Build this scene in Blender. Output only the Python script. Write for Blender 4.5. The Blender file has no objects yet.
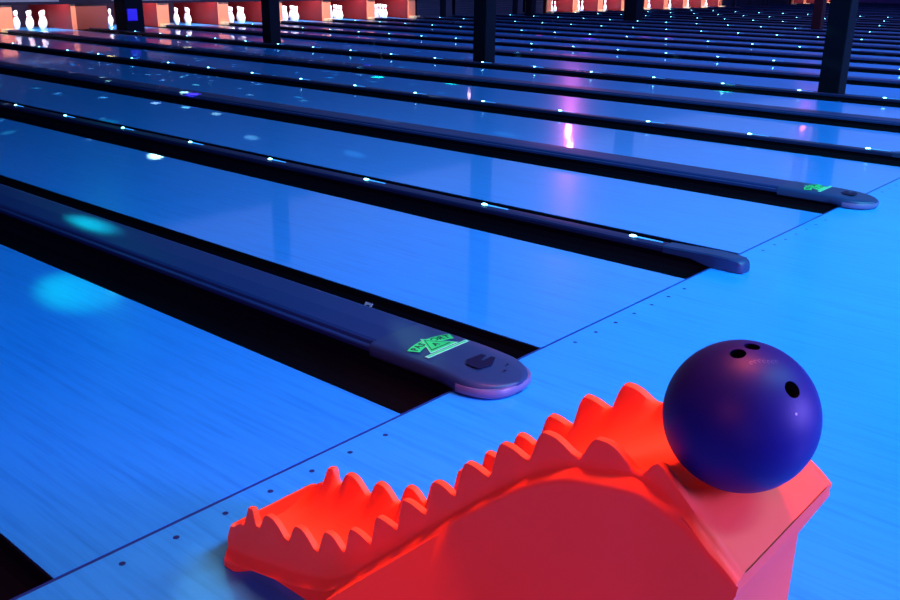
import bpy, bmesh, math, random
from mathutils import Vector, Matrix
random.seed(4)
PI = math.pi
C = bpy.context.scene.collection
scene = bpy.context.scene

# ------------------------------------------------------------------ materials
def mat(name, col, rough=0.5, spec=0.5, metal=0.0, coat=0.0, coat_rough=0.08, emit=None, estr=0.0, sss=0.0):
    m = bpy.data.materials.new(name); m.use_nodes = True
    b = m.node_tree.nodes['Principled BSDF']
    b.inputs['Base Color'].default_value = (*col, 1)
    b.inputs['Roughness'].default_value = rough
    b.inputs['Specular IOR Level'].default_value = spec
    b.inputs['Metallic'].default_value = metal
    b.inputs['Coat Weight'].default_value = coat
    b.inputs['Coat Roughness'].default_value = coat_rough
    if emit:
        b.inputs['Emission Color'].default_value = (*emit, 1)
        b.inputs['Emission Strength'].default_value = estr
    if sss:
        b.inputs['Subsurface Weight'].default_value = sss
        b.inputs['Subsurface Scale'].default_value = 0.02
    return m

def wood(name, c1, c2, rough, coat, coat_rough, board=0.0264):
    """pale synthetic bowling boards running along y, with fine grain streaks"""
    m = mat(name, c1, rough, 0.4, coat=coat, coat_rough=coat_rough)
    nt = m.node_tree; N = nt.nodes; L = nt.links
    b = N['Principled BSDF']
    tc = N.new('ShaderNodeTexCoord')
    mp = N.new('ShaderNodeMapping'); mp.inputs['Scale'].default_value = (60, 2.2, 1)
    L.new(tc.outputs['Object'], mp.inputs['Vector'])
    n1 = N.new('ShaderNodeTexNoise'); n1.inputs['Scale'].default_value = 1.0
    n1.inputs['Detail'].default_value = 4; n1.inputs['Roughness'].default_value = 0.6
    L.new(mp.outputs['Vector'], n1.inputs['Vector'])
    mp2 = N.new('ShaderNodeMapping'); mp2.inputs['Scale'].default_value = (140, 5.0, 1)
    L.new(tc.outputs['Object'], mp2.inputs['Vector'])
    n2 = N.new('ShaderNodeTexNoise'); n2.inputs['Scale'].default_value = 1.0; n2.inputs['Detail'].default_value = 3
    L.new(mp2.outputs['Vector'], n2.inputs['Vector'])
    # one tone per board
    sx = N.new('ShaderNodeSeparateXYZ'); L.new(tc.outputs['Object'], sx.inputs[0])
    dv = N.new('ShaderNodeMath'); dv.operation = 'DIVIDE'; dv.inputs[1].default_value = board
    L.new(sx.outputs['X'], dv.inputs[0])
    fl = N.new('ShaderNodeMath'); fl.operation = 'FLOOR'; L.new(dv.outputs[0], fl.inputs[0])
    wn = N.new('ShaderNodeTexWhiteNoise'); wn.noise_dimensions = '1D'; L.new(fl.outputs[0], wn.inputs['W'])
    a1 = N.new('ShaderNodeMath'); a1.operation = 'MULTIPLY_ADD'; a1.inputs[1].default_value = 0.5
    L.new(n2.outputs['Fac'], a1.inputs[0]); L.new(n1.outputs['Fac'], a1.inputs[2])
    a2 = N.new('ShaderNodeMath'); a2.operation = 'MULTIPLY_ADD'; a2.inputs[1].default_value = 0.10
    L.new(wn.outputs['Value'], a2.inputs[0]); L.new(a1.outputs[0], a2.inputs[2])
    cr = N.new('ShaderNodeValToRGB')
    cr.color_ramp.elements[0].position = 0.50; cr.color_ramp.elements[0].color = (*c2, 1)
    cr.color_ramp.elements[1].position = 0.86; cr.color_ramp.elements[1].color = (*c1, 1)
    L.new(a2.outputs[0], cr.inputs['Fac'])
    L.new(cr.outputs['Color'], b.inputs['Base Color'])
    return m

M = {}
M['lane'] = wood('lane_boards', (0.022, 0.34, 0.92), (0.012, 0.25, 0.76), 0.28, 0.6, 0.06)  # the boards' blue glow under UV is put into the base colour
M['approach'] = wood('approach_boards', (0.022, 0.36, 0.95), (0.012, 0.27, 0.78), 0.38, 0.25, 0.18)  # same fluorescent blue painted into the approach
M['seam'] = mat('foul_line_dark', (0.004, 0.03, 0.22), 0.5)
M['dot'] = mat('dot_inlay', (0.004, 0.02, 0.16), 0.5)
M['gutter'] = mat('gutter_black', (0.0015, 0.0015, 0.006), 0.6, 0.15)
M['base'] = mat('divider_base_black', (0.0015, 0.0015, 0.006), 0.6, 0.12)
M['cap'] = mat('divider_cap_slate', (0.012, 0.032, 0.13), 0.42, 0.35)
M['cap_narrow'] = mat('divider_cap_dark', (0.010, 0.016, 0.07), 0.4, 0.35)
M['groove'] = mat('divider_groove_dark', (0.004, 0.004, 0.02), 0.6, 0.2)
M['nose'] = mat('divider_nose_slate', (0.018, 0.042, 0.125), 0.42, 0.40)
M['bumper'] = mat('nose_bumper_grey', (0.15, 0.12, 0.26), 0.35, 0.5)
M['green'] = mat('emblem_green', (0.03, 0.75, 0.16), 0.5)
M['pale'] = mat('emblem_edge_pale', (0.35, 0.85, 0.55), 0.5)
M['ink'] = mat('emblem_ink', (0.004, 0.03, 0.02), 0.6)
M['badge'] = mat('badge_dark', (0.003, 0.004, 0.035), 0.5, 0.3)
M['ramp'] = mat('ramp_orange_plastic', (0.86, 0.10, 0.040), 0.5, 0.20)
M['ball'] = mat('ball_navy', (0.006, 0.007, 0.13), 0.48, 0.2)
M['hole'] = mat('finger_hole_black', (0.001, 0.001, 0.006), 0.7, 0.1)
M['engrave'] = mat('ball_engraving', (0.022, 0.02, 0.19), 0.5)
M['engrave_pale'] = mat('sensor_pale', (0.45, 0.42, 0.6), 0.5)
M['speck'] = mat('ball_chip_pale', (0.35, 0.3, 0.5), 0.5)
M['pin'] = mat('pin_white', (0.9, 0.88, 0.9), 0.3, 0.5)
M['pinred'] = mat('pin_stripe_red', (0.6, 0.02, 0.03), 0.4)
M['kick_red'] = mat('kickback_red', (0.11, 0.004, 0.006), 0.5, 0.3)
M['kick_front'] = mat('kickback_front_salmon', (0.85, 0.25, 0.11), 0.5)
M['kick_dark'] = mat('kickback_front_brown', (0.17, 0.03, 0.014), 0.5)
M['cream'] = mat('deck_plate_cream', (0.9, 0.7, 0.36), 0.35)
M['mask'] = mat('masking_navy', (0.002, 0.002, 0.014), 0.6, 0.12)
M['mask_strip'] = mat('masking_strip_pale', (0.05, 0.07, 0.12), 0.5)
M['shut'] = mat('closed_bay_dark', (0.012, 0.010, 0.035), 0.6)
M['column'] = mat('column_dark', (0.004, 0.0035, 0.010), 0.7, 0.06)
M['column_red'] = mat('column_maroon', (0.03, 0.003, 0.008), 0.6, 0.15)
M['screen'] = mat('screen_blue', (0.0, 0.0, 0.05), 0.4, emit=(0.02, 0.0, 1.0), estr=0.75)
M['curtain'] = mat('pit_curtain', (0.03, 0.02, 0.05), 0.9, 0.1)
M['led'] = mat('marker_light_lens', (0.2, 0.8, 1.0), 0.3, emit=(0.22, 0.85, 1.0), estr=11.0)
M['led_tail'] = mat('marker_light_spill', (0.05, 0.3, 0.6), 0.3, emit=(0.03, 0.30, 1.0), estr=1.3)  # glowing colour for light spilled along the cap
M['concrete'] = mat('subfloor_black', (0.002, 0.002, 0.008), 0.8, 0.1)
M['ceiling'] = mat('ceiling_dark', (0.02, 0.02, 0.05), 0.8)
M['wall'] = mat('wall_indigo', (0.10, 0.06, 0.30), 0.8)

# ------------------------------------------------------------------ helpers
def obj(name, bm, m, parent=None, smooth=False, sharp=None, loc=None):
    me = bpy.data.meshes.new(name)
    bmesh.ops.recalc_face_normals(bm, faces=bm.faces)
    if smooth:
        for f in bm.faces: f.smooth = True
        if sharp is not None:
            for e in bm.edges:
                if len(e.link_faces) == 2 and e.calc_face_angle(0) > math.radians(sharp): e.smooth = False
    bm.to_mesh(me); bm.free()
    if isinstance(m, (list, tuple)):
        for x in m: me.materials.append(x)
    else: me.materials.append(m)
    o = bpy.data.objects.new(name, me); C.objects.link(o)
    if loc: o.location = loc
    if parent: o.parent = parent
    return o

def empty(name, label, cat, loc=(0, 0, 0), group=None):
    o = bpy.data.objects.new(name, None); C.objects.link(o); o.location = loc
    o.empty_display_size = 0.1
    o['label'] = label; o['category'] = cat
    if group: o['group'] = group
    return o

def tag(o, label, cat, group=None):
    o['label'] = label; o['category'] = cat
    if group: o['group'] = group
    return o

def struct(o): o['kind'] = 'structure'; return o

def add_box(bm, x0, x1, y0, y1, z0, z1, mi=0, bev=0.0):
    vs = [bm.verts.new(v) for v in [(x0,y0,z0),(x1,y0,z0),(x1,y1,z0),(x0,y1,z0),(x0,y0,z1),(x1,y0,z1),(x1,y1,z1),(x0,y1,z1)]]
    fs = []
    for q in [(0,3,2,1),(4,5,6,7),(0,1,5,4),(1,2,6,5),(2,3,7,6),(3,0,4,7)]:
        f = bm.faces.new([vs[i] for i in q]); f.material_index = mi; fs.append(f)
    if bev:
        es = list({e for f in fs for e in f.edges})
        bmesh.ops.bevel(bm, geom=es, offset=bev, segments=2, affect='EDGES', profile=0.5)
    return bm

def box(x0, x1, y0, y1, z0, z1, bev=0.0):
    bm = bmesh.new(); add_box(bm, x0, x1, y0, y1, z0, z1, 0, bev); return bm

def prism_y(profile, y0, y1):
    """closed profile [(x,z)...] extruded along y"""
    bm = bmesh.new()
    a = [bm.verts.new((x, y0, z)) for x, z in profile]; b = [bm.verts.new((x, y1, z)) for x, z in profile]
    n = len(profile)
    for i in range(n): bm.faces.new([a[i], a[(i+1) % n], b[(i+1) % n], b[i]])
    bm.faces.new(a); bm.faces.new(b)
    return bm

def lathe(profile, seg=16):
    bm = bmesh.new(); rings = []
    for r, z in profile:
        if r < 1e-5: rings.append([bm.verts.new((0, 0, z))])
        else: rings.append([bm.verts.new((r*math.cos(2*PI*i/seg), r*math.sin(2*PI*i/seg), z)) for i in range(seg)])
    for a, b in zip(rings, rings[1:]):
        for i in range(seg):
            j = (i+1) % seg
            if len(a) == 1 and len(b) == 1: continue
            if len(a) == 1: bm.faces.new([a[0], b[i], b[j]])
            elif len(b) == 1: bm.faces.new([a[i], a[j], b[0]])
            else: bm.faces.new([a[i], a[j], b[j], b[i]])
    return bm

def poly_prism(pts, z0, z1, bm=None):
    bm = bm or bmesh.new()
    a = [bm.verts.new((x, y, z0)) for x, y in pts]; b = [bm.verts.new((x, y, z1)) for x, y in pts]
    n = len(pts)
    for i in range(n): bm.faces.new([a[i], a[(i+1) % n], b[(i+1) % n], b[i]])
    bm.faces.new(a); bm.faces.new(b)
    return bm

ORD = ['first','second','third','fourth','fifth','sixth','seventh','eighth','ninth','tenth','eleventh','twelfth','thirteenth',
       'fourteenth','fifteenth','sixteenth','seventeenth','eighteenth','nineteenth','twentieth','twenty-first','twenty-second',
       'twenty-third','twenty-fourth','twenty-fifth','twenty-sixth','twenty-seventh','twenty-eighth','twenty-ninth','thirtieth',
       'thirty-first','thirty-second','thirty-third','thirty-fourth','thirty-fifth','thirty-sixth']

# ------------------------------------------------------------------ layout
LW = 1.054; GW = 0.698; GN = 0.536; EXTRA = 0.30
NL = 34
FAR = 18.0
lane_x = []; x = 0.0
gaps = {}
gaps[-1] = (-GN, 0.0, False)
for k in range(NL):
    lane_x.append(x)
    wide = (k % 2 == 0)
    g = (GW if wide else GN) + (EXTRA if k in (5, 13) else 0)
    gaps[k] = (x + LW, x + LW + g, wide)
    x += LW + g
XEND = x

# ------------------------------------------------------------------ floor and shell
struct(obj('floor', box(-3.5, XEND, -6, -0.006, -0.30, 0.0), M['approach']))
struct(obj('trim_1', box(-3.5, XEND, -0.006, 0.006, -0.30, -0.0015), M['seam']))      # dark foul line joint
struct(obj('trim_2', box(-3.5, XEND, 0.006, 20.5, -0.30, -0.13), M['concrete']))      # slab beneath the lanes
struct(obj('ceiling', box(-3.5, XEND, -6, 20.5, 4.2, 4.3), M['ceiling']))
struct(obj('wall_back', box(-3.5, XEND, 20.4, 20.6, -0.3, 4.3), M['curtain']))
struct(obj('wall_right', box(XEND, XEND+0.2, -6, 20.6, -0.3, 4.3), M['wall']))

lane_bm = box(0, LW, 0.006, FAR + 1.6, -0.12, 0.0)
lane0 = None
for k in range(-1, NL):
    lx = -GN - LW if k == -1 else lane_x[k]
    if k == -1: lb = 'bowling lane left of the nearest lane, mostly outside the picture'
    elif k == 0: lb = 'nearest glossy blue bowling lane, beside the black gutter in the lower left corner'
    elif k < 24: lb = 'glossy blue bowling lane, %s one counted from the foreground' % ORD[k]
    else: lb = 'glossy blue bowling lane, %s one counted from the foreground, far off' % ORD[k]
    if lane0 is None:
        o = obj('bowling_lane', lane_bm, M['lane']); lane0 = o
    else:
        o = lane0.copy(); C.objects.link(o)
    o.location = (lx, 0, 0)
    tag(o, lb, 'bowling lane', 'bowling lanes side by side')

# approach dots, seven in front of each near lane
dot_bm = bmesh.new(); bmesh.ops.create_circle(dot_bm, cap_ends=True, radius=0.0075, segments=16)
dot_me_src = None
for k in range(0, 6):
    for i in range(7):
        px = lane_x[k] + LW/2 + (i-3)*0.1345
        if dot_me_src is None:
            o = obj('approach_dot', dot_bm, M['dot']); dot_me_src = o
        else:
            o = dot_me_src.copy(); C.objects.link(o)
        o.location = (px, -0.056, 0.0006)
        o['label'] = 'small dark aiming dot, %s from the left in the row before the %s lane' % (ORD[i], ORD[k])
        o['category'] = 'floor dot'; o['group'] = 'aiming dots behind the foul line'

# ------------------------------------------------------------------ lane dividers
def gutter_bm(x0, x1, y0=0.006, y1=FAR+0.9):
    r = (x1-x0)/2; cx = (x0+x1)/2; n = 10
    inner = [(cx + (r-0.004)*math.cos(PI + PI*i/n), 0.085*math.sin(PI+PI*i/n) - 0.004) for i in range(n+1)]
    prof = [(x0, -0.003)] + inner + [(x1, -0.003), (x1, -0.12), (x0, -0.12)]
    return prism_y(prof, y0, y1)

def nose_wide(w=0.131, y0=0.36, tip=-0.168):
    """rounded end of the wide capping, lofted across stations"""
    bm = bmesh.new(); rows = []
    ys = [y0, 0.30, 0.22, 0.15, 0.10, 0.05, 0.0]
    yy = 0.0
    for i in range(1, 13):
        t = i/12.0; ys.append(-0.168*math.sin(t*PI/2))
    for y in ys:
        if y >= -0.02: hw = w
        else: hw = w*math.pow(max(0.0, 1-((-y-0.02)/(-tip-0.02))**2.3), 0.5)
        hw = max(hw, 0.012)
        d = max(0.0, (0.10-y)/(0.10-tip))
        zt = 0.0605 - 0.020*d**1.6
        zs = zt - 0.012; zb = 0.018
        c = min(hw*0.5, 0.016)
        prof = [(-hw+0.5*c, 0.004 if y < 0.01 else 0.012), (-hw, zb), (-hw, zs), (-hw+c*0.4, zt-0.004), (-hw+c, zt), (-hw*0.5, zt+0.0035*(hw/w)), (0, zt+0.005*(hw/w)),
                (hw*0.5, zt+0.0035*(hw/w)), (hw-c, zt), (hw-c*0.4, zt-0.004), (hw, zs), (hw, zb), (hw-0.5*c, 0.004 if y < 0.01 else 0.012)]
        rows.append([bm.verts.new((px, y, pz)) for px, pz in prof])
    for a, b in zip(rows, rows[1:]):
        for i in range(len(a)): bm.faces.new([a[i], a[(i+1) % len(a)], b[(i+1) % len(a)], b[i]])
    bm.faces.new(rows[0]); bm.faces.new(rows[-1])
    return bm

def bumper_wide(w=0.1315, tip=-0.168):
    """lighter moulded lip that wraps the front of the nose"""
    bm = bmesh.new(); rows = []
    pl = []
    for i in range(0, 25):
        a = PI + PI*i/24
        cx_ = w*math.copysign(abs(math.cos(a))**0.75, math.cos(a)); cy_ = -0.035 + (-0.131)*abs(math.sin(a))**0.95
        pl.append((cx_, cy_))
    pl = [(pl[0][0], -0.02)] + pl + [(pl[-1][0], -0.02)]
    n = len(pl)
    for i, (px, py) in enumerate(pl):
        s = 1.0 if 0 < i < n-1 else 0.6
        q = []
        for off, z in [(0.0, 0.006), (0.004, 0.012), (0.005, 0.026), (0.001, 0.033), (-0.02, 0.035), (-0.02, 0.006)]:
            L_ = math.hypot(px, py+0.035) or 1
            q.append(bm.verts.new((px + px/L_*off*s, py + (py+0.035)/L_*off*s, z)))
        rows.append(q)
    for a, b in zip(rows, rows[1:]):
        for i in range(6): bm.faces.new([a[i], a[(i+1) % 6], b[(i+1) % 6], b[i]])
    bm.faces.new(rows[0]); bm.faces.new(rows[-1])
    return bm

def text_mesh(s, size, depth=0.0006):
    cu = bpy.data.curves.new('t', 'FONT'); cu.body = s; cu.size = size; cu.extrude = depth/2
    cu.align_x = 'CENTER'; cu.align_y = 'CENTER'; cu.offset = size*0.018
    o = bpy.data.objects.new('t', cu); C.objects.link(o)
    bpy.context.view_layer.update()
    dg = bpy.context.evaluated_depsgraph_get()
    me = bpy.data.meshes.new_from_object(o.evaluated_get(dg))
    bpy.data.objects.remove(o); bpy.data.curves.remove(cu)
    return me

def arc_band(cx, cy, r0, r1, a0, a1, z0, z1, n=14, bm=None):
    outer = [(cx + r1*math.sin(a0+(a1-a0)*i/n), cy + r1*math.cos(a0+(a1-a0)*i/n)) for i in range(n+1)]
    inner = [(cx + r0*math.sin(a1-(a1-a0)*i/n), cy + r0*math.cos(a1-(a1-a0)*i/n)) for i in range(n+1)]
    return poly_prism(outer + inner, z0, z1, bm)

def emblem(parent, z):
    """green arched banner with a triangle badge over it and a bar below (reads from the approach)"""
    cy = 0.19
    def tri(s, dy=0.0): return [(-0.060*s, cy-0.043*s+dy), (0.060*s, cy-0.043*s+dy), (0.0, cy+0.055*s+dy)]
    e = obj('emblem', arc_band(0, cy-0.185, 0.190, 0.232, -0.46, 0.46, z, z+0.0008), M['green'], parent)
    e['label'] = 'bright green arched emblem with triangle and dark letters'
    bm = poly_prism(tri(1.12), z+0.0008, z+0.0014); obj('triangle_border', bm, M['pale'], e)
    bm = poly_prism(tri(1.02), z+0.0014, z+0.0018); obj('triangle_badge', bm, M['green'], e)
    t2 = tri(0.80, 0.0); t3 = tri(0.70, 0.0)
    bm = bmesh.new()
    for i in range(3):
        poly_prism([t2[i], t2[(i+1) % 3], t3[(i+1) % 3], t3[i]], z+0.0018, z+0.0022, bm)
    obj('triangle_outline', bm, M['ink'], e)
    me = text_mesh('A', 0.034); me.materials.append(M['ink'])
    o = bpy.data.objects.new('triangle_mark', me); C.objects.link(o); o.parent = e; o.location = (0, cy-0.008, z+0.0022)
    bm = box(-0.100, 0.100, cy-0.068, cy-0.052, z, z+0.0010); obj('bar', bm, M['pale'], e)
    bm = box(-0.092, 0.092, cy-0.064, cy-0.056, z+0.0010, z+0.0014); obj('bar_fill', bm, M['green'], e)
    for ch, a in [('P', -0.38), ('A', -0.26), ('S', -0.145), ('O', 0.145), ('R', 0.265), ('T', 0.375)]:
        me = text_mesh(ch, 0.036); me.materials.append(M['ink'])
        o = bpy.data.objects.new('letter', me); C.objects.link(o); o.parent = e
        o.location = (0.211*math.sin(a), cy-0.185+0.211*math.cos(a), z+0.0012); o.rotation_euler = (0, 0, -a)
    return e

def badge(parent, z):
    bm = bmesh.new()
    pts = [(-0.045, -0.032), (0.002, -0.040), (0.045, -0.018), (0.045, -0.004), (0.006, -0.006), (0.006, 0.004), (0.040, 0.010),
           (0.040, 0.026), (-0.020, 0.030), (-0.045, 0.010)]
    poly_prism([(a*1.15, b*1.2-0.008) for a, b in pts], z, z+0.0015, bm)
    return obj('badge', bm, M['badge'], parent)

def wide_divider(k, parts=True):
    g0, g1, _ = gaps[k]; cx = (g0+g1)/2
    if k == 0: lb = 'nearest wide slate-blue lane divider with a green triangle emblem and rounded nose'
    elif k == 2: lb = 'wide lane divider ending with a green emblem at the right, between third and fourth lanes'
    else: lb = 'wide dark lane divider between the %s and %s lanes' % (ORD[k], ORD[k+1])
    t = empty('lane_divider', lb, 'lane divider', (cx, 0, 0), 'wide lane dividers with flat tops')
    w = g1-g0; hw = w/2; b = 0.115
    obj('divider_base', box(-b, b, 0.006, FAR-0.27, -0.128, 0.040), M['base'], t)
    prof = [(-0.130, 0.030), (-0.130, 0.043), (-0.127, 0.047), (-0.116, 0.048), (-0.112, 0.044), (-0.106, 0.044), (-0.102, 0.055), (-0.09, 0.060), (0, 0.064), (0.11, 0.060), (0.127, 0.055),
            (0.130, 0.048), (0.130, 0.030)]
    obj('divider_cap', prism_y(prof, 0.345, FAR-0.27), M['cap'], t)
    obj('gutter', gutter_bm(-hw, -b), M['gutter'], t)
    obj('gutter', gutter_bm(b, hw), M['gutter'], t)
    n = obj('nose', nose_wide(), M['nose'], t, smooth=True, sharp=50)
    obj('bumper', bumper_wide(), M['bumper'], n, smooth=True, sharp=50)['label'] = 'lighter grey lip around the nose'
    if k in (0, 2):
        emblem(t, 0.0655)
        badge(t, 0.0635)
    if k == 0:
        for sx, sy, sz in [(0.045, -0.085, 0.0595), (0.005, -0.105, 0.0575)]:
            bm = lathe([(0, 0.0012), (0.004, 0.0012), (0.005, 0), (0.0, 0)], 12)
            obj('screw', bm, M['badge'], t, loc=(sx, sy, sz))
        bm = box(-0.018, 0.018, -0.02, 0.02, 0, 0.004, 0.001)
        add_box(bm, -0.008, 0.008, -0.010, 0.006, 0.004, 0.0046, 1)
        o = obj('gutter_sensor', bm, [M['engrave_pale'], M['badge']], t, loc=(0.322, 0.84, -0.050))
        o.rotation_euler = (0, -0.85, 0)
        o['label'] = 'small pale square sensor in the gutter'
    return t

led_head = None; led_tail = None
def narrow_divider(k):
    global led_head, led_tail
    g0, g1, _ = gaps[k]; cx = g0 + GN/2
    if k == -1: lb = 'lane divider left of the nearest lane, its black gutter showing in the lower left corner'
    elif k == 1: lb = 'narrow black lane divider with small lights, second divider from the foreground'
    elif k in (5, 13): lb = 'narrow black lane divider at the foot of the %s row of columns' % ('nearer' if k == 5 else 'farther')
    else: lb = 'narrow black lane divider with small lights between the %s and %s lanes' % (ORD[k], ORD[k+1])
    t = empty('lane_divider', lb, 'lane divider', (cx, 0, 0), 'narrow lane dividers with marker lights')
    hw = GN/2; b = 0.033
    obj('divider_base', box(-b, b, 0.006, FAR-0.27, -0.128, 0.036), M['base'], t)
    prof = [(-0.044, 0.026), (-0.044, 0.042), (-0.038, 0.050), (-0.01, 0.053), (0.02, 0.053), (0.038, 0.050), (0.044, 0.042), (0.044, 0.026)]
    obj('divider_cap', prism_y(prof, 0.12, FAR-0.27), M['cap_narrow'], t)
    obj('gutter', gutter_bm(-hw, -b), M['gutter'], t)
    obj('gutter', gutter_bm(b, hw), M['gutter'], t)
    bm = bmesh.new(); rows = []
    for y, w_, zt in [(0.24, 0.046, 0.055), (0.10, 0.047, 0.060), (0.0, 0.048, 0.063), (-0.07, 0.048, 0.062), (-0.125, 0.047, 0.057), (-0.142, 0.040, 0.046), (-0.150, 0.030, 0.028)]:
        zb = 0.024 if y > 0.01 else 0.003
        rows.append([bm.verts.new(v) for v in [(-w_, y, zb), (-w_, y, zt-0.006), (-w_+0.007, y, zt), (w_-0.007, y, zt), (w_, y, zt-0.006), (w_, y, zb)]])
    for a_, b_ in zip(rows, rows[1:]):
        for i in range(6): bm.faces.new([a_[i], a_[(i+1) % 6], b_[(i+1) % 6], b_[i]])
    bm.faces.new(rows[0]); bm.faces.new(rows[-1])
    obj('nose', bm, M['nose'], t, smooth=True, sharp=35)
    if 1 <= k <= 19:
        nled = 19
        for i in range(nled):
            y = 0.43 + 0.914*i
            if led_head is None:
                bm = lathe([(0, 0.008), (0.005, 0.007), (0.0085, 0.004), (0.010, 0), (0, 0)], 12)
                bmesh.ops.scale(bm, vec=(1.0, 2.2, 1), verts=bm.verts)
                led_head = obj('marker_light', bm, M['led'], t, smooth=True)
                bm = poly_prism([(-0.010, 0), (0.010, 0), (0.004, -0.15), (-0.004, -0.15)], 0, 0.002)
                led_tail = obj('light_spill', bm, M['led_tail'], led_head, loc=(0, -0.008, 0))  # emissive strip imitating the marker light's spill on the cap, no real part
                led_head.location = (0.012, y, 0.0528)
            else:
                h = led_head.copy(); C.objects.link(h); h.parent = t; h.location = (0.012, y, 0.0528)
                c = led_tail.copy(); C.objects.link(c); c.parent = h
    return t

for k in range(-1, NL-1):
    if gaps[k][2]: wide_divider(k)
    else: narrow_divider(k)

# strip of slab carrying the columns in the two wider gaps
n_ = 3
for k in (5, 13):
    g0, g1, _ = gaps[k]
    struct(obj('trim_%d' % n_, box(g0+GN+0.002, g1-0.002, 0.006, FAR, -0.128, -0.004), M['concrete'])); n_ += 1

# ------------------------------------------------------------------ columns
def column(cx, cy, w, lb, m, z0=-0.13, foot=True, grp='square building columns between the lanes'):
    t = obj('column', box(-w/2, w/2, -w/2, w/2, 0.0, 4.2-z0, 0.012), m, loc=(cx, cy, z0))
    tag(t, lb, 'column', grp)
    return t
g5 = gaps[5][0] + GN + EXTRA/2 - 0.02
cw = 0.235
column(g5, 2.04, cw, 'dark square column nearest the camera, upper right', M['column'], -0.0045)
column(g5, 7.12, cw, 'dark square column at the top centre, second along the near row', M['column'], -0.0045)
column(g5, 12.05, cw, 'dark square column third along the near row, between lit pin bays', M['column'], -0.0045)
sc = column(g5-0.02, 16.75, 0.42, 'broad dark column with a blue glowing screen, far left of the row', M['column'], -0.0045)
scr = tag(obj('display_screen', box(-0.11, 0.11, -0.04, 0.0, 0.0, 0.24, 0.01), M['screen'], loc=(g5-0.09, 16.75-0.211, 0.23)),
          'small blue glowing screen mounted on the broad dark column', 'screen')
g13 = gaps[13][0] + GN + EXTRA/2
column(g13, 7.35, cw, 'maroon-tinted square column in the farther row, at the upper right', M['column_red'], -0.0045)
column(g13, 12.7, 0.42, 'dark square column in the farther row, in front of lit pins', M['column'], -0.0045)
column(g13, 16.4, cw, 'thin dark column at the far end of the farther row', M['column'], -0.0045)

# ------------------------------------------------------------------ pin bays
def kind_of(k):
    if 4 <= k <= 11 or 16 <= k <= 23: return 'lit'
    if 29 <= k <= 33: return 'lit_empty'
    return 'dark'

kb_proto = {}
for k in range(3, NL-1):
    g0, g1, wide = gaps[k]; cx = (g0+g1)/2; hw = (g1-g0)/2 if k == 5 else 0.145
    dark = kind_of(k) == 'dark' and kind_of(k+1) == 'dark'
    t = empty('kickback', ('dark closed kickback' if dark else 'salmon fronted red kickback') + ' partition between the %s and %s lanes' % (ORD[k], ORD[k+1]),
              'pin bay partition', (cx, FAR, 0), 'partitions between the pin bays')
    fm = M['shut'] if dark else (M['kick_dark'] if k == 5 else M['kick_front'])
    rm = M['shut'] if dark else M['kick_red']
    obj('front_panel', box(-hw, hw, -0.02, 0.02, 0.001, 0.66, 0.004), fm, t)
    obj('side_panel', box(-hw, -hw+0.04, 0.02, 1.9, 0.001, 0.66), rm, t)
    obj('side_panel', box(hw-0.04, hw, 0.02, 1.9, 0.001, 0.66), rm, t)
    if not dark and k != 5:
        obj('deck_plate', box(-hw+0.02, hw-0.02, -0.24, -0.022, 0.003, 0.066, 0.004), M['cream'], t)['label'] = 'cream foot plate'
    if k == 5:
        obj('lit_edge', box(-hw-0.004, -hw+0.10, -0.03, -0.021, 0.001, 0.66), M['kick_front'], t)['label'] = 'brighter salmon edge strip'

# masking panels above the bays, one per pair of lanes
for k in range(3, NL-3, 2):
    x0 = (gaps[k-1][0]+gaps[k-1][1])/2 if k > 3 else -3.4
    x0 = (gaps[k][0]+gaps[k][1])/2
    kk = min(k+2, NL-2); x1 = (gaps[kk][0]+gaps[kk][1])/2
    if x1-x0 < 0.5: continue
    t = empty('masking_panel', 'dark navy masking panel hanging over the %s and %s lanes' % (ORD[k+1], ORD[min(k+2, NL-1)]), 'masking panel', ((x0+x1)/2, FAR-0.07, 0.53), 'masking panels above the pins')
    h = (x1-x0)/2
    obj('panel', box(-h+0.004, h-0.004, -0.03, 0.03, 0.0, 1.6), M['mask'], t)
    obj('lower_edge', box(-h+0.5, h-0.7, -0.036, -0.031, 0.055, 0.12), M['mask_strip'], t)['label'] = 'pale strip along the lower edge'

# dark roller shutters in the switched-off bays
for k in range(3, NL):
    if kind_of(k) != 'dark': continue
    t = empty('bay_shutter', 'dark closed shutter across the end of the %s lane' % ORD[k], 'shutter', (lane_x[k]+LW/2, FAR+0.05, 0.012), 'closed dark pin bays')
    bm = bmesh.new()
    for i in range(8): add_box(bm, -LW/2+0.008, LW/2-0.008, -0.012, 0.012, 0.07*i+0.004, 0.07*i+0.068, 0, 0.004)
    obj('slats', bm, M['shut'], t)
    obj('bottom_rail', box(-LW/2+0.006, LW/2-0.006, -0.02, 0.02, -0.011, 0.002), M['mask_strip'] if 12 <= k <= 15 else M['shut'], t)

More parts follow.
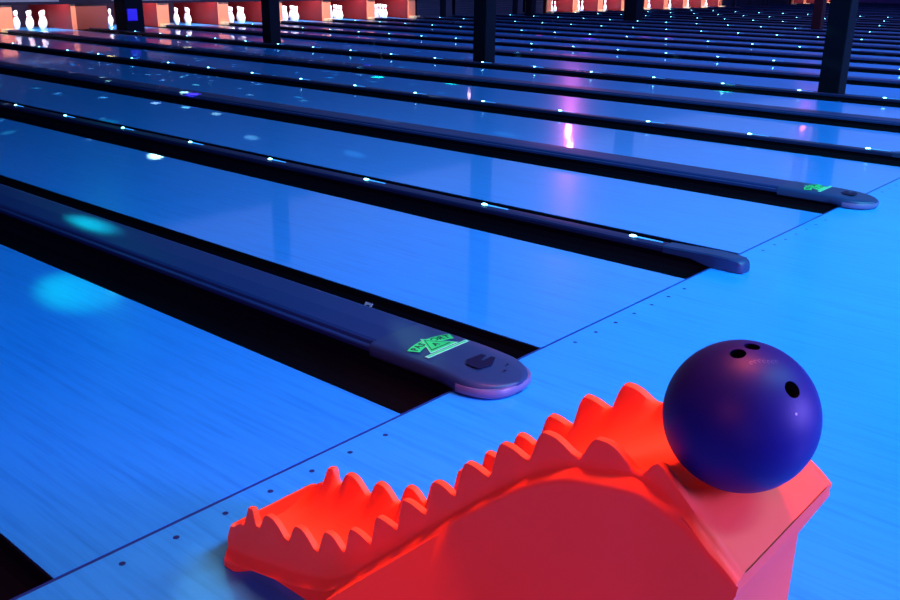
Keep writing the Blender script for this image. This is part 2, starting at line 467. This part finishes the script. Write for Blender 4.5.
# bowling pins: full triangle racks
PROF = [(0.0, 0.0), (0.0258, 0.0), (0.0262, 0.006), (0.0363, 0.019), (0.0497, 0.057), (0.0593, 0.095), (0.0606, 0.114), (0.0591, 0.140), (0.0490, 0.181), (0.0330, 0.222),
        (0.0235, 0.254), (0.0228, 0.262), (0.0240, 0.286), (0.0300, 0.320), (0.0324, 0.345), (0.0300, 0.365), (0.0190, 0.377), (0.0, 0.381)]
PROF2 = [(0.0237, 0.250), (0.0244, 0.2501), (0.0240, 0.262), (0.0247, 0.275), (0.0240, 0.2751)]
pin0 = None; st0 = None
rows = [(0, 1), (1, 2), (2, 3), (3, 4)]
rown = ['front', 'second', 'third', 'back']
bay_no = 0
for k in range(4, NL):
    if kind_of(k) != 'lit': continue
    bay_no += 1
    for r, n in rows:
        for i in range(n):
            px = lane_x[k] + LW/2 + (i - (n-1)/2)*0.3048; py = 18.29 + r*0.264
            if pin0 is None:
                pin0 = obj('bowling_pin', lathe(PROF, 14), M['pin'], smooth=True)
                st0 = obj('neck_stripe', lathe(PROF2, 14), M['pinred'], pin0, smooth=True)
                o = pin0
            else:
                o = pin0.copy(); C.objects.link(o)
                s = st0.copy(); C.objects.link(s); s.parent = o
            o.location = (px, py, 0.0005)
            pos = {1: 'alone', 2: ['left', 'right'], 3: ['left', 'middle', 'right'], 4: ['outer left', 'inner left', 'inner right', 'outer right']}[n]
            pos = 'the single front pin' if n == 1 else '%s pin of the %s row' % (pos[i], rown[r])
            tag(o, 'white bowling pin, %s on the %s lane' % (pos, ORD[k]), 'bowling pin', 'racked bowling pins on the %s lane' % ORD[k])

# ------------------------------------------------------------------ bowling ramp (one moulded piece)
TV = [(-0.180, 0.090), (-0.240, 0.112), (-0.268, 0.163), (-0.288, 0.165), (-0.324, 0.130), (-0.361, 0.172), (-0.420, 0.142), (-0.454, 0.187), (-0.509, 0.158), (-0.543, 0.214), (-0.588, 0.193),
      (-0.612, 0.252), (-0.660, 0.243), (-0.681, 0.308), (-0.727, 0.303), (-0.746, 0.370), (-0.793, 0.363), (-0.819, 0.434), (-0.856, 0.425),
      (-0.885, 0.494), (-0.926, 0.487), (-0.953, 0.553), (-0.998, 0.544), (-1.028, 0.598), (-1.084, 0.581), (-1.118, 0.619), (-1.178, 0.588),
      (-1.208, 0.612), (-1.262, 0.572), (-1.300, 0.548), (-1.340, 0.512), (-1.40, 0.458)]
VAL = [(-0.18, 0.07), (-0.324, 0.128), (-0.420, 0.140), (-0.509, 0.157), (-0.588, 0.191), (-0.660, 0.242), (-0.727, 0.300), (-0.793, 0.360), (-0.856, 0.423),
       (-0.926, 0.485), (-0.998, 0.542), (-1.084, 0.581), (-1.178, 0.590), (-1.271, 0.565), (-1.340, 0.512), (-1.40, 0.458)]
CH = [(-0.18, 0.046), (-0.30, 0.050), (-0.42, 0.062), (-0.52, 0.085), (-0.60, 0.125), (-0.68, 0.190), (-0.76, 0.268), (-0.84, 0.348), (-0.92, 0.425), (-1.00, 0.490),
      (-1.08, 0.535), (-1.17, 0.557), (-1.25, 0.5605), (-1.30, 0.549), (-1.34, 0.507), (-1.40, 0.453)]
LED = [(-0.18, 0.012), (-0.26, 0.022), (-0.35, 0.040), (-0.45, 0.062), (-0.55, 0.095), (-0.60, 0.130), (-0.756, 0.279), (-0.874, 0.391), (-0.964, 0.472), (-1.016, 0.515),
       (-1.079, 0.552), (-1.148, 0.565), (-1.208, 0.568), (-1.255, 0.560), (-1.29, 0.545), (-1.34, 0.500), (-1.40, 0.446)]
def interp(T, y, smooth=False):
    if y >= T[0][0]: return T[0][1]
    for q, ((a, za), (b, zb)) in enumerate(zip(T, T[1:])):
        if b <= y <= a:
            t = (a-y)/(a-b)
            if smooth and b > -1.25:
                t = max(0.0, min(1.0, (t-0.13)/0.76)); t = t*t*(3-2*t)
                if q >= 4: t = t**0.62 if q % 2 == 0 else 1-(1-t)**0.62
            return za + (zb-za)*t
    return T[-1][1]
def sm(T, y, r=0.03):
    return sum(interp(T, y+d) for d in (-r, -r/2, 0, r/2, r))/5
def sstep(a, b, v):
    t = max(0.0, min(1.0, (v-a)/(b-a))); return t*t*(3-2*t)

def ramp_section(y):
    cx = 0.410 + 0.022*sstep(-1.10, -1.28, y)
    zt = interp(TV, y, True); zv = sm(VAL, y, 0.02); zc = min(sm(CH, y, 0.03), zt-0.004); endf = sstep(-1.30, -1.335, y); zc += (zt-0.0012-zc)*endf; zv += (zt+0.0009-zv)*endf; zl = min(sm(LED, y, 0.02), zv-0.020)
    rear = sstep(-1.18, -1.30, y)
    hwo = 0.142 + 0.018*rear                                  # outer half width at the ledge
    hwu = hwo - 0.022*(1-rear)                                # upper wall root
    hwt = 0.117 + 0.030*sstep(-1.16, -1.31, y)                # ridge crest
    low = sstep(-0.55, -0.66, y)                              # 0 near the nose: undercut foot
    foot = 1 - sstep(-0.22, -0.31, y)
    def xp(z):
        under = 0.100 + 0.042*foot
        flare = hwo + 0.42*max(0.0, 0.385 - z)
        return under*(1-low) + (hwo + (flare-hwo)*(1-rear))*low
    left = []
    for i in range(7):
        z = (zl-0.006)*i/6.0
        left.append((xp(z), z, 'p'))
    left += [(hwo, zl+0.000, 'p'), (hwo-0.004, zl+0.006, 'p'), (hwu+0.004, zl+min(0.014, (zv-zl)*0.6), 'w'), (hwu, zl+min(0.022, (zv-zl)*0.8), 'w')]
    top = zt-0.003; zb_ = zl+min(0.022, (zv-zl)*0.8)
    for t in (0.35, 0.65, 0.9): left.append((hwu + (hwt+0.004-hwu)*t, zb_ + (top-zb_)*t, 'w'))
    left += [(hwt+0.002, zt-0.0006, 't'), (hwt-0.006, zt, 't'), (hwt-0.012, zt-0.002, 't')]
    for t in (0.93, 0.86, 0.78, 0.69, 0.58, 0.45, 0.30, 0.15, 0.0):
        xi = (hwt-0.012)*t
        z = zc + (zv-0.002-zc)*t**2.3 + (zt-zv)*t**7
        left.append((xi, z, 'c'))
    L_ = [(cx-a, z) for a, z, _ in left]
    R_ = [(cx+a, z) for a, z, _ in reversed(left[:-1])]
    return L_ + R_, cx

def ramp_mesh():
    bm = bmesh.new(); rows = []; keep = []
    ys = []
    y = -0.180
    while y > -1.3395:
        ys.append(y); y -= 0.0045
    ys.append(-1.340)
    for y in ys:
        sec, cx = ramp_section(y)
        fade = max(0.0, min(1.0, (y+0.32)/0.14))
        row = []
        for (px, pz) in sec:
            t = abs(px-cx)/0.14
            yy = y - fade*(0.044*min(t, 1.1)**2 + 0.40*max(0.0, pz-0.055))
            if y < -1.30:                                      # rear lip overhangs the rear wall
                f = (-1.30-y)/0.04
                yy += f*0.036*sstep(0.49, 0.415, pz)
            row.append(bm.verts.new((px, yy, pz)))
        rows.append(row)
    n = len(rows[0])
    for a, b in zip(rows, rows[1:]):
        for i in range(n-1): bm.faces.new([a[i], a[i+1], b[i+1], b[i]])
        bm.faces.new([a[n-1], a[0], b[0], b[n-1]])
    r = rows[-1]
    for i in range((n-1)//2):
        k_ = n-1-i
        if k_-1 > i+1: bm.faces.new([r[i], r[i+1], r[k_-1], r[k_]])
        else: bm.faces.new([r[i], r[i+1], r[k_]])
    caps = [bm.faces.new(rows[0])]
    bmesh.ops.triangulate(bm, faces=caps, ngon_method='EAR_CLIP')
    for a, b in zip(rows[-1], rows[-1][1:]):
        e = bm.edges.get((a, b))
        if e: e.smooth = False; keep.append(e)
    for v in bm.verts: v.co.x -= 0.41; v.co.y += 0.8
    return bm
ramp = obj('ball_ramp', ramp_mesh(), M['ramp'], smooth=True, sharp=42, loc=(0.41, -0.8, 0.0005))
tag(ramp, 'orange red plastic bowling ramp shaped like a toothed dragon tail, standing on the approach', 'bowling ramp')

# ------------------------------------------------------------------ bowling ball
BC = Vector((0.408, -1.262, 0.6622)); BR = 0.1025
bm = bmesh.new(); bmesh.ops.create_uvsphere(bm, u_segments=96, v_segments=48, radius=BR)
ball = obj('bowling_ball', bm, M['ball'], smooth=True)
dirs = [((-0.27, 0.03, 0.962), 0.0105), ((-0.01, -0.035, 0.999), 0.0105), ((-0.233, -0.696, 0.679), 0.0115)]
bm = bmesh.new()
for d, r in dirs:
    d = Vector(d).normalized()
    q = d.to_track_quat('Z', 'Y').to_matrix().to_4x4()
    bmesh.ops.create_cone(bm, cap_ends=True, segments=28, radius1=r, radius2=r, depth=0.10, matrix=Matrix.Translation(d*BR) @ q)
cut = obj('cutter', bm, M['hole'])
md = ball.modifiers.new('b', 'BOOLEAN'); md.object = cut; md.operation = 'DIFFERENCE'; md.solver = 'EXACT'
bpy.context.view_layer.update()
dg = bpy.context.evaluated_depsgraph_get()
me = bpy.data.meshes.new_from_object(ball.evaluated_get(dg))
ball.modifiers.clear(); ball.data = me
bpy.data.objects.remove(cut)
for p in me.polygons: p.use_smooth = (len(p.vertices) < 28)
try: me.set_sharp_from_angle(angle=math.radians(35))
except Exception: pass
ball.location = BC
tag(ball, 'dark navy bowling ball with three finger holes resting on top of the orange ramp', 'bowling ball')
for i, (d, r) in enumerate(dirs):
    d = Vector(d).normalized()
    bm = lathe([(r-0.0004, 0.049), (r-0.0004, 0.0), (0, 0.0), (0, 0.001), (r-0.0012, 0.001), (r-0.0012, 0.049)], 28)
    o = obj('finger_hole' if i < 2 else 'thumb_hole', bm, M['hole'], ball, smooth=True, sharp=40)
    q = d.to_track_quat('Z', 'Y'); o.rotation_mode = 'QUATERNION'; o.rotation_quaternion = q
    o.location = d*(BR-0.0505)
# faint engraved curls below the finger holes and a small pale chip
def on_ball(c, right, up, segs, width=0.0014):
    c = Vector(c).normalized(); r_ = Vector(right).normalized(); r_ = (r_ - r_.dot(c)*c).normalized(); u_ = c.cross(r_)
    bm = bmesh.new()
    for s in segs:
        prev = None
        for i in range(len(s)):
            a = s[i]; b = s[min(i+1, len(s)-1)] if i < len(s)-1 else s[i-1]
            t = Vector((b[0]-a[0], b[1]-a[1])) * (1 if i < len(s)-1 else -1)
            t.normalize(); nrm = Vector((-t.y, t.x))*width/2
            vs = []
            for sg in (-1, 1):
                p = c*BR + r_*(a[0]+sg*nrm.x) + u_*(a[1]+sg*nrm.y)
                p = p.normalized()*(BR+0.0001); vs.append(bm.verts.new(p))
            if prev: bm.faces.new([prev[0], prev[1], vs[1], vs[0]])
            prev = vs
    return bm
segs = []
for i in range(7):
    x0 = -0.018 + i*0.0058
    segs.append([(x0 + 0.0022*math.cos(a), 0.0026*math.sin(a) + 0.0015*math.sin(i)) for a in [0.3+0.75*j for j in range(7)]])
if False: segs.append([(-0.020+0.005*i, -0.012 - 0.003*math.sin(i*0.5)) for i in range(9)])
o = obj('engraving', on_ball((-0.213, -0.30, 0.925), (0.75, -0.6, 0.0), None, segs), M['engrave'], ball)
o['label'] = 'faint paler engraved marks'
def ball_pt(px, py): return None
bm = lathe([(0, 0.0004), (0.0016, 0.0003), (0.002, 0), (0, 0)], 10)
d = Vector((-0.35, -0.80, 0.42)).normalized()
o = obj('chip', bm, M['speck'], ball); o.rotation_mode = 'QUATERNION'; o.rotation_quaternion = d.to_track_quat('Z', 'Y'); o.location = d*BR
o['label'] = 'small pale chip'

# ------------------------------------------------------------------ lights
def area(name, loc, target, size, sy, col, power, spread=180):
    l = bpy.data.lights.new(name, 'AREA'); l.shape = 'RECTANGLE'; l.size = size; l.size_y = sy
    l.color = col; l.energy = power; l.spread = math.radians(spread)
    o = bpy.data.objects.new(name, l); C.objects.link(o); o.location = loc
    d = Vector(target) - Vector(loc); o.rotation_mode = 'QUATERNION'; o.rotation_quaternion = d.to_track_quat('-Z', 'Y')
    return o
def point(name, loc, col, power, r=0.04):
    l = bpy.data.lights.new(name, 'POINT'); l.color = col; l.energy = power; l.shadow_soft_size = r
    o = bpy.data.objects.new(name, l); C.objects.link(o); o.location = loc; return o
def spot(name, loc, target, col, power, ang, blend=0.3, r=0.03):
    l = bpy.data.lights.new(name, 'SPOT'); l.color = col; l.energy = power; l.spot_size = math.radians(ang); l.spot_blend = blend; l.shadow_soft_size = r
    o = bpy.data.objects.new(name, l); C.objects.link(o); o.location = loc
    d = Vector(target) - Vector(loc); o.rotation_mode = 'QUATERNION'; o.rotation_quaternion = d.to_track_quat('-Z', 'Y')
    return o
# ultraviolet-blue ceiling strips behind the bowlers, shining down the lanes
area('ceiling_strip', (4.5, -3.6, 3.9), (6.5, 3.0, 0), 7, 0.6, (0.14, 0.64, 1.0), 600, 140)
area('ceiling_strip', (16.0, -3.6, 3.9), (17.0, 5.0, 0), 12, 0.6, (0.20, 0.40, 1.0), 1250, 140)
area('ceiling_strip', (34.0, -3.6, 3.9), (34.0, 6.0, 0), 16, 0.6, (0.25, 0.32, 1.0), 900, 140)
area('ceiling_fill', (26.0, 8.5, 4.1), (26.0, 8.5, 0), 34, 15, (0.30, 0.38, 1.0), 800)  # added broad fill over the far lanes, mirrored in them as lilac haze
# added red fill above the approach, standing in for the orange plastic's fluorescence
area('ramp_red_fill', (1.2, -0.9, 3.4), (0.42, -0.8, 0.3), 0.6, 0.6, (1.0, 0.12, 0.03), 24, 60)
area('left_red_fill', (-3.0, -1.6, 2.4), (0.3, -0.8, 0.3), 0.8, 0.8, (1.0, 0.09, 0.05), 11, 80)  # added red fill for the ramp's camera-facing side
# violet glow of the seating area behind the bowler
area('seating_glow', (2.2, -4.6, 1.4), (0.6, -1.0, 0.4), 1.6, 1.2, (0.30, 0.20, 1.0), 170, 120)
area('low_fill', (-2.6, -3.4, 0.7), (0.3, -0.7, 0.2), 0.8, 0.6, (0.2, 0.1, 1.0), 12, 100)  # added low blue fill for the ramp's shaded side and foot
# pin deck lamps hanging in front of the pins
for a_, b_, c_ in ((4, 11, 1.0), (16, 23, 1.0), (29, 33, 0.6)):
    xa = lane_x[a_]; xb = lane_x[b_]+LW; xm = (xa+xb)/2; wd = xb-xa
    area('pin_lamp', (xm, 17.0, 1.1), (xm, 18.2, 0.2), wd, 0.1, (1.0, 0.74, 0.80), 6*wd*c_, 90)
    area('pin_lamp', (xm, 18.10, 0.74), (xm, 18.75, 0.1), wd, 0.06, (1.0, 0.86, 0.92), 30*wd*c_, 170)
# small coloured party lamps seen mirrored in the lanes
point('magenta_lamp', (15.8, 9.35, 1.86), (1.0, 0.15, 0.75), 30, 0.06)
point('magenta_lamp', (15.85, 9.32, 2.25), (1.0, 0.2, 0.7), 22, 0.06)
point('pale_lamp', (14.7, 11.2, 1.2), (1.0, 0.7, 1.0), 0.5, 0.03)
point('magenta_lamp', (19.5, 5.75, 1.62), (1.0, 0.25, 0.75), 8, 0.05)
point('cyan_lamp', (4.6, 8.3, 2.3), (0.05, 1.0, 0.8), 6, 0.05)

spot('cyan_beam', (2.6, 7.5, 3.6), (0.97, 1.73, 0.0), (0.0, 1.0, 0.65), 2000, 3.0, 1.0)
spot('cyan_beam', (1.9, 8.2, 1.9), (1.42, 2.42, 0.06), (0.0, 0.95, 0.9), 16000, 1.5, 1.0)
for px, py, pz, pc, pe, pa in (
        (7.61, 6.77, 0.06, (0.0, 1.0, 0.25), 14000, 2.2), (7.78, 5.67, 0.06, (0.0, 1.0, 0.3), 12000, 2.5), (9.59, 3.06, 0.06, (0.0, 1.0, 0.2), 20000, 3.5),
        (8.20, 7.51, 0.06, (0.05, 0.05, 1.0), 14000, 2.2), (4.65, 6.4, 0.06, (0.1, 0.05, 1.0), 12000, 2.5), (17.85, 8.85, 0.0, (1.0, 0.0, 0.05), 24000, 3.0),
        (17.95, 8.35, 0.0, (1.0, 0.0, 0.05), 24000, 3.0), (16.33, 10.6, 0.0, (1.0, 0.0, 0.03), 24000, 2.5), (14.75, 10.3, 0.0, (1.0, 0.0, 0.03), 20000, 2.2), (19.6, 7.6, 0.0, (0.25, 0.0, 1.0), 2600, 4.0),
        (34.5, 9.1, 0.0, (0.3, 0.0, 1.0), 5000, 4.0), (12.95, 7.2, 0.0, (1.0, 0.0, 0.1), 16000, 2.5), (21.25, 6.3, 0.0, (1.0, 0.0, 0.02), 24000, 2.5), (16.33, 9.3, 0.0, (1.0, 0.0, 0.3), 12000, 4.0),
        (6.4, 11.0, 0.055, (1.0, 0.8, 0.25), 9000, 3.0), (8.1, 11.6, 0.06, (1.0, 0.8, 0.3), 7000, 2.5), (3.3, 5.7, 0.0, (0.0, 1.0, 0.7), 500, 4.0)):  # the amber beams stand in for cream reflections on the caps
    spot('party_beam', (px+1.0, py+2.0, 3.9), (px, py, pz), pc, pe, pa, 0.8)
# mirror-ball projector: scattered small spots over the lanes
l = bpy.data.lights.new('mirror_ball_projector', 'POINT'); l.energy = 3600; l.shadow_soft_size = 0.02; l.use_nodes = True
o = bpy.data.objects.new('mirror_ball_projector', l); C.objects.link(o); o.location = (7.5, 11.5, 3.7)
nt = l.node_tree; N = nt.nodes; K = nt.links
em = N['Emission']
tc = N.new('ShaderNodeTexCoord'); vo = N.new('ShaderNodeTexVoronoi'); vo.inputs['Scale'].default_value = 25.0
K.new(tc.outputs['Normal'], vo.inputs['Vector'])
lt = N.new('ShaderNodeMapRange'); lt.inputs['From Min'].default_value = 0.12; lt.inputs['From Max'].default_value = 0.17
lt.inputs['To Min'].default_value = 1.0; lt.inputs['To Max'].default_value = 0.0
K.new(vo.outputs['Distance'], lt.inputs['Value'])
mx = N.new('ShaderNodeMix'); mx.data_type = 'RGBA'; mx.inputs['Factor'].default_value = 0.35
mx.inputs['A'].default_value = (0.15, 0.8, 1.0, 1); K.new(vo.outputs['Color'], mx.inputs['B'])
K.new(mx.outputs['Result'], em.inputs['Color']); K.new(lt.outputs['Result'], em.inputs['Strength'])

w = bpy.data.worlds.new('room_haze'); scene.world = w; w.use_nodes = True
w.node_tree.nodes['Background'].inputs[0].default_value = (0.10, 0.14, 0.75, 1)
w.node_tree.nodes['Background'].inputs[1].default_value = 0.35

# ------------------------------------------------------------------ camera
cam = bpy.data.cameras.new('camera'); co = bpy.data.objects.new('camera', cam); C.objects.link(co)
CX, CY, CZ, YAW, PITCH, ROLL, F = -0.6949, -1.6984, 1.2162, 0.85619, 0.33906, 0.013829, 921.06
f = Vector((math.sin(YAW)*math.cos(PITCH), math.cos(YAW)*math.cos(PITCH), -math.sin(PITCH)))
r0 = Vector((math.cos(YAW), -math.sin(YAW), 0)); u0 = r0.cross(f)
r = math.cos(ROLL)*r0 + math.sin(ROLL)*u0; u = -math.sin(ROLL)*r0 + math.cos(ROLL)*u0
mw = Matrix((r, u, -f)).transposed().to_4x4(); mw.translation = Vector((CX, CY, CZ))
co.matrix_world = mw
cam.sensor_width = 36; cam.lens = F*36/900; cam.clip_start = 0.05; cam.clip_end = 200
scene.camera = co
scene.view_settings.view_transform = 'Standard'; scene.view_settings.look = 'None'
scene.view_settings.exposure = 0.0; scene.view_settings.gamma = 1.0
scene.view_settings.use_curve_mapping = False
